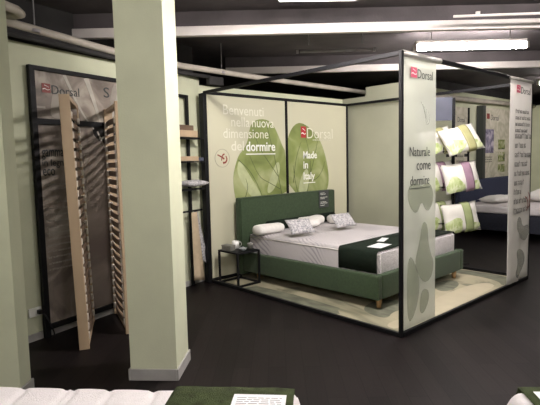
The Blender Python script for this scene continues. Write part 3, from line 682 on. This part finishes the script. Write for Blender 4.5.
# slatted bed bases standing upright
def slat_base(base_near, base_far, height, lean, label, slat_face):
    bn_, bf = Vector(base_near), Vector(base_far); dirv = (bf-bn_); L = dirv.length; rz = math.atan2(dirv.y, dirv.x)
    t = thing('slatted_bed_base', label, 'bed base', (bn_.x, bn_.y, .003), rz, 'slatted bed bases standing in the corner'); t.rotation_euler = (R(lean), 0, rz)
    # local x from near rail to far rail, z up, thickness along y
    r1 = obj('side_rail', box(0, .032, -.04, .04, 0, height, .004), wood, t); obj('side_rail', box(L-.032, L, -.04, .04, 0, height, .004), wood, t)
    for z in (.0, height-.04): obj('end_rail', box(.033, L-.033, -.035, .02, z+.002, z+.038, .003), wood, t)
    n = 24; first = None
    for k in range(n):
        z = .10+(height-.26)*k/(n-1)
        if first is None:
            bm = bmesh.new(); m_ = 10; a0 = []
            for i in range(m_+1):
                u = i/m_; x = .045+(L-.09)*u; y = slat_face*(.022+.018*math.sin(math.pi*u))
                a0.append([bm.verts.new((x, y+dy, dz)) for dy, dz in ((-.005, -.024), (.005, -.024), (.005, .024), (-.005, .024))])
            for A, B in zip(a0, a0[1:]):
                for i in range(4): bm.faces.new((A[i], A[(i+1) % 4], B[(i+1) % 4], B[i]))
            bm.faces.new(a0[0]); bm.faces.new(list(reversed(a0[-1])))
            s = obj('slat', bm, wood2, t); first = s; caps = []
            for xx in (.034, L-.034-.05):
                y0 = slat_face*.026; caps.append(obj('slat_holder', box(xx, xx+.05, y0-.020, y0+.020, -.026, .026, .004), pale_cap, s))
        else:
            s = first.copy(); COL.objects.link(s); s.parent = t
            for c in caps: c2 = c.copy(); COL.objects.link(c2); c2.parent = s
        s.location = (0, 0, z)
    return t
slat_base((-2.06, -1.095), (-1.725, -.40), 2.10, -1.2, 'upright slatted bed base with pale wooden rail, left one in the corner', -1)
slat_base((-1.61, -1.02), (-1.41, -.33), 2.08, 0, 'upright slatted bed base partly hidden by the green column, right one in the corner', 1)

# ------------------------------------------------------------------ sample rack between column and booth
rk = thing('sample_rack', 'black wall rack with fabric and wood samples between the column and the booth', 'rack', (WP-wd*.42-wn*.03), WA)
obj('post', box(.115, .15, -.03, .0, .002, 2.34), black, rk); obj('post', box(-.36, -.325, -.03, .0, .002, 2.34), black, rk)
obj('top_bar', box(-.324, .114, -.03, 0, 2.305, 2.34), black, rk)
for z in (1.81, 1.53, 1.20): obj('shelf', box(-.324, .24, -.17, -.031, z, z+.018), black, rk)
obj('hanger_bar', box(-.324, .26, -.10, -.08, .935, .955), black, rk)
o = rk.matrix_basis
def on_rack(x, y, z): return rk.location+wd*x+wn*y+Vector((0, 0, z))
for i, (z, x1, hh, lab) in enumerate(((1.83, .16, .08, 'pale wood sample block on the upper shelf of the sample rack'), (1.55, .16, .055, 'pale wood sample block on the middle shelf of the sample rack'))):
    put(tag(obj('wood_sample', box(-.2, x1, -.05, .05, 0, hh, .004), wood), lab, 'wood sample', 'wood samples on the rack'), on_rack(0, -.10, z), (0, 0, WA))
put(tag(obj('wood_sample', box(-.2, .13, -.04, .04, 0, .06, .004), wood2), 'darker wood block lying on top of the upper wood sample', 'wood sample', 'wood samples on the rack'), on_rack(-.02, -.09, 1.912), (0, 0, WA))
put(tag(obj('sample_swatch', box(0, .11, -.045, .045, 0, .04, .004), bluegrey), 'grey fabric sample at the end of the middle rack shelf', 'fabric sample'), on_rack(.165, -.09, 1.55), (0, 0, WA))
put(tag(obj('rack_pillow', pillow_bm(.40, .24, .08, 14, .004, 3), grey_fab, None, True), 'small grey marled pillow on the lowest shelf of the sample rack', 'pillow'), on_rack(.06, -.12, 1.24), (0, 0, WA))
def hanging(a0, b0, a1, b1, zb0, zb1, y, m, label):
    bm = bmesh.new(); n = 12; rows = []
    for j in range(n+1):
        u = j/n; zt = .932; a = a0+(a1-a0)*u; b = b0+(b1-b0)*u
        row = []
        for i in range(9):
            v = i/8; row.append((a+(b-a)*v, y+.018*math.sin(v*9)*u, zt-u*(zt-(zb0+(zb1-zb0)*v))))
        rows.append(row)
    Fv = [[bm.verts.new(p) for p in r] for r in rows]; Bv = [[bm.verts.new((p[0], p[1]+.004, p[2])) for p in r] for r in rows]
    for j in range(n):
        for i in range(8):
            bm.faces.new((Fv[j][i], Fv[j][i+1], Fv[j+1][i+1], Fv[j+1][i])); bm.faces.new((Bv[j][i], Bv[j+1][i], Bv[j+1][i+1], Bv[j][i+1]))
    for i in range(8): bm.faces.new((Fv[0][i], Bv[0][i], Bv[0][i+1], Fv[0][i+1])); bm.faces.new((Fv[n][i], Fv[n][i+1], Bv[n][i+1], Bv[n][i]))
    for j in range(n): bm.faces.new((Fv[j][0], Fv[j+1][0], Bv[j+1][0], Bv[j][0])); bm.faces.new((Fv[j][8], Bv[j][8], Bv[j+1][8], Fv[j+1][8]))
    put(tag(obj('hanging_cloth', bm, m, None, True), label, 'cloth'), rk.location, (0, 0, WA))
hanging(.12, .19, .17, .40, .36, .20, -.075, grey_fab, 'grey marled cloth sample hanging from the sample rack')
hanging(.02, .12, .03, .24, .10, .06, -.125, mat('beige_cloth', (.50, .40, .27), .9, noise=.06, nscale=20, bump=.3, bscale=90), 'beige cloth sample hanging in front of the grey one on the rack')

# ------------------------------------------------------------------ foreground mattresses
FA = R(-47.5)     # direction of the visible far edge
def quilt_mattress(name, corner, L, Wd, zt, th, label, first=.0):
    """corner = far-left top corner; local x along the far edge, local -y toward the camera"""
    t = thing(name, label, 'mattress', (corner[0], corner[1], 0), FA)
    z0 = zt-th
    bm = bmesh.new(); nx, ny = 150, 130; g = []
    seams = [.02, .19, .355, .53, .56, .73, .93, 1.10, 1.27, 1.30]
    def hgt(x, y):
        e = 0
        ex = min(x, L-x); ey = min(-y, Wd+y)
        edge = max(0, 1-min(ex, ey)/.045); z = -edge**2.6*.034
        sx = x+.030*math.sin(y*13+1)+.012*math.sin(y*31)
        dmin = min(abs(sx-s) for s in [k*.185+first for k in range(-1, int(L/.185)+2)]+[k*.74+.03+first for k in range(3)])
        z -= .009*math.exp(-(dmin/.012)**2)
        dy = abs((((-y)+.04*math.sin(x*9)) % .34)-.17)
        z += .003*math.sin(min(1, dmin/.09)*math.pi/2)
        return zt+z
    for i in range(nx+1):
        g.append([bm.verts.new((L*i/nx, -Wd*j/ny, hgt(L*i/nx, -Wd*j/ny))) for j in range(ny+1)])
    for i in range(nx):
        for j in range(ny): bm.faces.new((g[i][j], g[i][j+1], g[i+1][j+1], g[i+1][j]))
    loop = [g[i][0] for i in range(nx+1)]+[g[nx][j] for j in range(1, ny+1)]+[g[i][ny] for i in range(nx-1, -1, -1)]+[g[0][j] for j in range(ny-1, 0, -1)]
    rows = [loop]
    cx, cy = L/2, -Wd/2
    for k, (f, out) in enumerate(((.2, .012), (.5, .018), (.8, .012), (1, 0))):
        r_ = []
        for v in loop:
            dx, dy = v.co.x-cx, v.co.y-cy; sx = out if abs(dx) > L/2-.001 else 0; sy = out if abs(dy) > Wd/2-.001 else 0
            r_.append(bm.verts.new((v.co.x+math.copysign(sx, dx), v.co.y+math.copysign(sy, dy), (zt-.034)*(1-f)+z0*f)))
        rows.append(r_)
    for A, B in zip(rows, rows[1:]):
        for k in range(len(A)): bm.faces.new((A[k], A[(k+1) % len(A)], B[(k+1) % len(A)], B[k]))
    bm.faces.new(rows[-1])
    obj('body', bm, mat('white_quilted_cover', (.80, .755, .755), .85, noise=.03, nscale=30, bump=.35, bscale=160), t, True)
    bm = bmesh.new()
    for z in (zt-.06, z0+.02): tube(bm, [(0, 0, z), (L, 0, z), (L, -Wd, z), (0, -Wd, z), (0, -.01, z)], .008, 8)
    obj('piping', bm, white_fab, t, True)
    return t
def bed_under(name, corner, L, Wd, ztop, label):
    t = thing(name, label, 'bed', (corner[0], corner[1], 0), FA)
    obj('box_base', box(.03, L-.03, -Wd+.03, -.03, .12, ztop, .02), grey_fab if False else navy_dk, t)
    for x in (.12, L-.12):
        for y in (-.12, -Wd+.12): bm = bmesh.new(); lathe(bm, [(.02, .001), (.028, .12)], 16, (x, y)); obj('leg', bm, legw, t)
    return t
Ldir = Vector((math.cos(FA), math.sin(FA), 0)); Ydir = Vector((-Ldir.y, Ldir.x, 0))
c1r = Vector((-2.200, -3.735, 0)); L1 = 1.75; c1 = c1r-Ldir*L1
W1 = 1.35
bed_under('divan_base', c1, L1, W1, .37, 'low divan base under the front left mattress')
quilt_mattress('mattress', c1, L1, W1, .62, .245, 'white quilted mattress in the left foreground, cut off by the bottom edge', .06)
def throw(corner, x0, x1, Wd, zt, label, over_left=False, over_right=True, drop=.16):
    t = None; bm = bmesh.new()
    prof = []
    if over_left: prof += [(x0-.03, zt-drop), (x0-.028, zt-.05), (x0-.012, zt-.008)]
    else: prof += [(x0, zt+.007)]
    n = 8
    for k in range(n+1): prof.append((x0+(x1-x0)*(k+.3)/(n+.6), zt+.009+.0015*math.sin(k*2.1)))
    if over_right: prof += [(x1+.012, zt-.012), (x1+.028, zt-.06), (x1+.03, zt-drop)]
    else: prof += [(x1, zt+.007)]
    ny = 20; O, I = [], []
    yy = [.03, .026, .008]+[-Wd*.93*j/ny for j in range(1, ny+1)]
    zz = [-drop, -.045, -.006]+[0]*ny
    for y, dz in zip(yy, zz):
        O.append([bm.verts.new((x, y, min(z, z+dz) if z > zt-.01 else z-.0)) for x, z in prof]); I.append([bm.verts.new((x, y-.004*(dz < -.01), min(z, z+dz)-.004 if z > zt-.01 else z-.001)) for x, z in prof])
    for j in range(len(yy)-1):
        for i in range(len(prof)-1):
            bm.faces.new((O[j][i], O[j][i+1], O[j+1][i+1], O[j+1][i])); bm.faces.new((I[j][i], I[j+1][i], I[j+1][i+1], I[j][i+1]))
        for i in (0, len(prof)-1): bm.faces.new((O[j][i], O[j+1][i], I[j+1][i], I[j][i]))
    for j in (0, len(yy)-1):
        for i in range(len(prof)-1): bm.faces.new((O[j][i], O[j][i+1], I[j][i+1], I[j][i]))
    o = obj('bed_throw', bm, grn_thr, None, True); put(o, (corner[0], corner[1], 0), (0, 0, FA)); return tag(o, label, 'throw')
throw(c1, L1-.50, L1-.012, W1, .62, 'green throw laid over the right end of the left foreground mattress', over_right=False)
def on(c, x, y, z): return Vector(c)+Ldir*x+Ydir*y+Vector((0, 0, z))
lf = leaflet(0, 0, 0, .205, .30, 0, 'white printed sheet lying on the green throw in the left foreground', 16); put(lf, on(c1, L1-.245, -.375, .633), (0, 0, FA))
c2 = Vector((-1.590, -4.325, 0)); L2 = 1.4
bed_under('divan_base', c2, L2, 1.3, .37, 'low divan base under the front right mattress')
quilt_mattress('mattress', c2, L2, 1.3, .62, .245, 'white quilted mattress at the bottom right corner of the photo', .02)
throw(c2, .028, .55, 1.3, .62, 'green throw on the mattress at the bottom right corner', over_right=False)
lf = leaflet(0, 0, 0, .21, .30, 0, 'white sheet on the green throw at the bottom right corner', 12); put(lf, on(c2, .06, -.355, .633), (0, 0, FA))

# ------------------------------------------------------------------ pillow stand and packs
SA = R(-45)
st = thing('pillow_stand', 'black stand holding packed pillows beyond the right side of the booth', 'stand', (3.09, -1.55, 0), SA)
obj('header_panel', box(-.42, .08, -.012, .012, 2.04, 2.37, .003), bluegrey, st)
for x in (-.40, .10): obj('post', box(x-.018, x+.018, -.02, .02, .012, 2.36), black, st)
obj('base_plate', box(-.48, .26, -.25, .25, .001, .012), black, st)
for z in (1.60, 1.10, .58):
    bm = bmesh.new()
    for y in (-.20, -.05): tube(bm, [(-.46, y, z), (.28, y, z)], .007, 8)
    for x in (-.44, -.10, .26):
        tube(bm, [(x, -.02, z+.06), (x, -.20, z-.02), (x, -.22, z+.06)], .006, 8)
    tube(bm, [(-.46, 0.02, z+.06), (.28, .02, z+.06)], .007, 8)
    obj('wire_shelf', bm, black, st)
bm = bmesh.new()
for x in (-.05, .06, .2): bx(bm, x-.02, x+.02, -.235, -.225, 1.52, 1.56)
obj('price_clip', bm, plastic, st)
band_g = mat('olive_band', (.33, .32, .15), .6, noise=.08, nscale=8); band_m = mat('mauve_band', (.30, .19, .25), .6, noise=.08, nscale=8); band_s = mat('sage_band', (.31, .36, .17), .6, noise=.08, nscale=8)
def pack(x, y, z, rz, tilt, bandm, label, seed, roll=0, w_=.56, h_=.42):
    t = thing('pillow_pack', label, 'pillow', Vector(st.location)+Vector((math.cos(SA), math.sin(SA), 0))*x+Vector((-math.sin(SA), math.cos(SA), 0))*y+Vector((0, 0, z)), SA+R(rz), 'packed pillows on the stand')
    t.rotation_euler = (R(90-tilt), R(roll), SA+R(rz))
    o = obj('body', pillow_bm(w_, h_, .15, 18, .008, seed), pack_w, t, True)
    bm = bmesh.new(); n = 14; A = []
    for j in range(n+1):
        row = []
        for i in range(n+1):
            q = 2*math.pi*j/n; rr = i/n*(1+.18*math.sin(3*q+seed)); u = -.52+.46*rr*math.cos(q); v = -.52+.52*rr*math.sin(q)
            u = max(-.97, min(.97, u)); v = max(-.97, min(.97, v)); e = max(0, (1-abs(u)**2.6)*(1-abs(v)**2.6))**.5
            row.append(bm.verts.new((u*w_/2, v*h_/2, .078+e*.075+.006)))
        A.append(row)
    for j in range(n):
        for i in range(n): bm.faces.new((A[j][i], A[j+1][i], A[j+1][i+1], A[j][i+1]))
    bmesh.ops.remove_doubles(bm, verts=bm.verts, dist=.0005)
    o2 = obj('leaf_print', bm, pack_g, t, True)
    bm = bmesh.new(); n = 14; A = []
    for j in range(n+1):
        row = []
        for i in range(n+1):
            q = 2*math.pi*j/n; rr = i/n*(1+.2*math.sin(3*q+seed+2)); u = .52+.34*rr*math.cos(q); v = -.68+.30*rr*math.sin(q)
            u = max(-.97, min(.97, u)); v = max(-.97, min(.97, v)); e = max(0, (1-abs(u)**2.6)*(1-abs(v)**2.6))**.5
            row.append(bm.verts.new((u*w_/2, v*h_/2, .078+e*.075+.004)))
        A.append(row)
    for j in range(n):
        for i in range(n): bm.faces.new((A[j][i], A[j+1][i], A[j+1][i+1], A[j][i+1]))
    bmesh.ops.remove_doubles(bm, verts=bm.verts, dist=.0005)
    obj('leaf_print', bm, pack_g, t, True)
    # band wraps over the pillow
    bm = bmesh.new(); n = 18; A = []
    for j in range(n+1):
        v = 2*j/n-1; row = []
        for i in range(6):
            u = .04+.46*i/5; e = max(0, (1-abs(u)**2.6)*(1-abs(v)**2.6))**.5
            row.append(bm.verts.new((u*w_/2, v*h_/2*1.012, .075+e*.075+.012*(1 if e > .1 else .3))))
        A.append(row)
    for j in range(n):
        for i in range(5): bm.faces.new((A[j][i], A[j][i+1], A[j+1][i+1], A[j+1][i]))
    s = obj('paper_band', bm, bandm, t, True); md = s.modifiers.new('solid', 'SOLIDIFY'); md.thickness = .004
    return t
pack(.10, -.22, 1.72, 15, 30, band_g, 'packed pillow with olive band on the top tier of the stand, front one', 1, -12)
pack(-.17, -.03, 1.70, 15, 30, band_g, 'packed pillow on the top tier of the stand, partly behind the front one', 2, -12)
pack(.10, -.22, 1.22, 15, 14, band_m, 'packed pillow with mauve band on the middle tier of the stand, front one', 3, -7)
pack(-.17, -.03, 1.22, 15, 14, band_m, 'packed pillow on the middle tier of the stand, partly behind the front one', 4, -7)
pack(.10, -.22, .66, 15, 12, band_s, 'packed pillow with green band on the lowest tier of the stand, front one', 5, -5)
pack(-.17, -.03, .66, 15, 12, band_s, 'packed pillow on the lowest tier of the stand, partly behind the front one', 6, -5)

# ------------------------------------------------------------------ far wall: posters, navy bed
def poster(x0, x1, z0, z1, label):
    t = thing('wall_poster', label, 'poster', (x0, -.312, z0)); obj('sheet', box(0, x1-x0, -.006, .010, 0, z1-z0), poster_c, t); return t
t = poster(5.72, 6.30, .2, 2.50, 'narrow cream poster between the pillow stand and the dark post on the far wall')
obj('edge_strip', box(.56, .60, -.03, .0, 0, 2.3), black, t)
text_obj('lettering', 'Dorsal', .12, 2.0, .32, .10, -.008, gink, t, 0, .2)
bm = bmesh.new(); rnd = random.Random(5)
for k in range(5): scribble(bm, .10, 1.4-.1*k, .3, .03, -.007, rnd)
obj('small_print', bm, gink, t)
tag(obj('partition_post', box(6.68, 6.80, -.46, -.32, .001, 2.56), mat('dark_green_post', (.04, .045, .04), .6)), 'tall dark post standing between the two far posters', 'post')
t = poster(6.90, 8.9, .95, 2.55, 'large cream poster with photos above the far navy bed')
text_obj('lettering', 'Dorsal', .45, 1.34, .42, .12, -.008, gink, t, 0, .2); obj('logo_mark', box(.26, .40, -.008, -.006, 1.36, 1.48), maroon, t)
obj('photo', box(.16, .62, -.009, -.006, .62, 1.14), photo_purple, t)
bm = bmesh.new(); rnd = random.Random(6)
for k in range(3): scribble(bm, .14, .52-.05*k, .42, .02, -.007, rnd)
obj('small_print', bm, gink, t)
for k, (z0, z1) in enumerate(((.70, .92), (.42, .64), (.18, .36))): obj('photo', box(.86, 1.22, -.009, -.006, z0, z1), photo_green, t)
nb = thing('navy_bed', 'navy blue upholstered bed against the far wall', 'bed', (0, 0, 0))
obj('headboard', box(5.60, 8.16, -.52, -.40, .05, 1.04, .03, seg=3), navy, nb, True)
obj('base', box(5.60, 8.0, -2.7, -.53, .12, .44, .02, seg=3), navy_dk, nb, True)
for x in (5.72, 7.88):
    for y in (-2.58, -.7): bm = bmesh.new(); lathe(bm, [(.02, .001), (.028, .12)], 14, (x, y)); obj('leg', bm, black, nb)
tag(obj('mattress', box(5.58, 7.98, -2.68, -.54, .445, .585, .04, seg=4), mat('white_cover', (.66, .62, .62), .85, noise=.03, nscale=10), None, True), 'pale mattress on the far navy bed', 'mattress')
for i, (x, y, rz, m, lab, w_, d_, h_) in enumerate(((6.30, -.95, -6, white_fab, 'white pillow at the left end of the far navy bed', .85, .4, .15), (7.25, -.95, 20, greybox, 'dark pillow on the far navy bed behind the white banner', .45, .4, .16), (7.05, -1.55, 8, white_fab, 'pale pillow on the right of the far navy bed', .9, .5, .24))):
    put(tag(obj('pillow', pillow_bm(w_, d_, h_, 14, .008, 20+i), m, None, True), lab, 'pillow'), (x, y, .588), (0, 0, R(rz)))
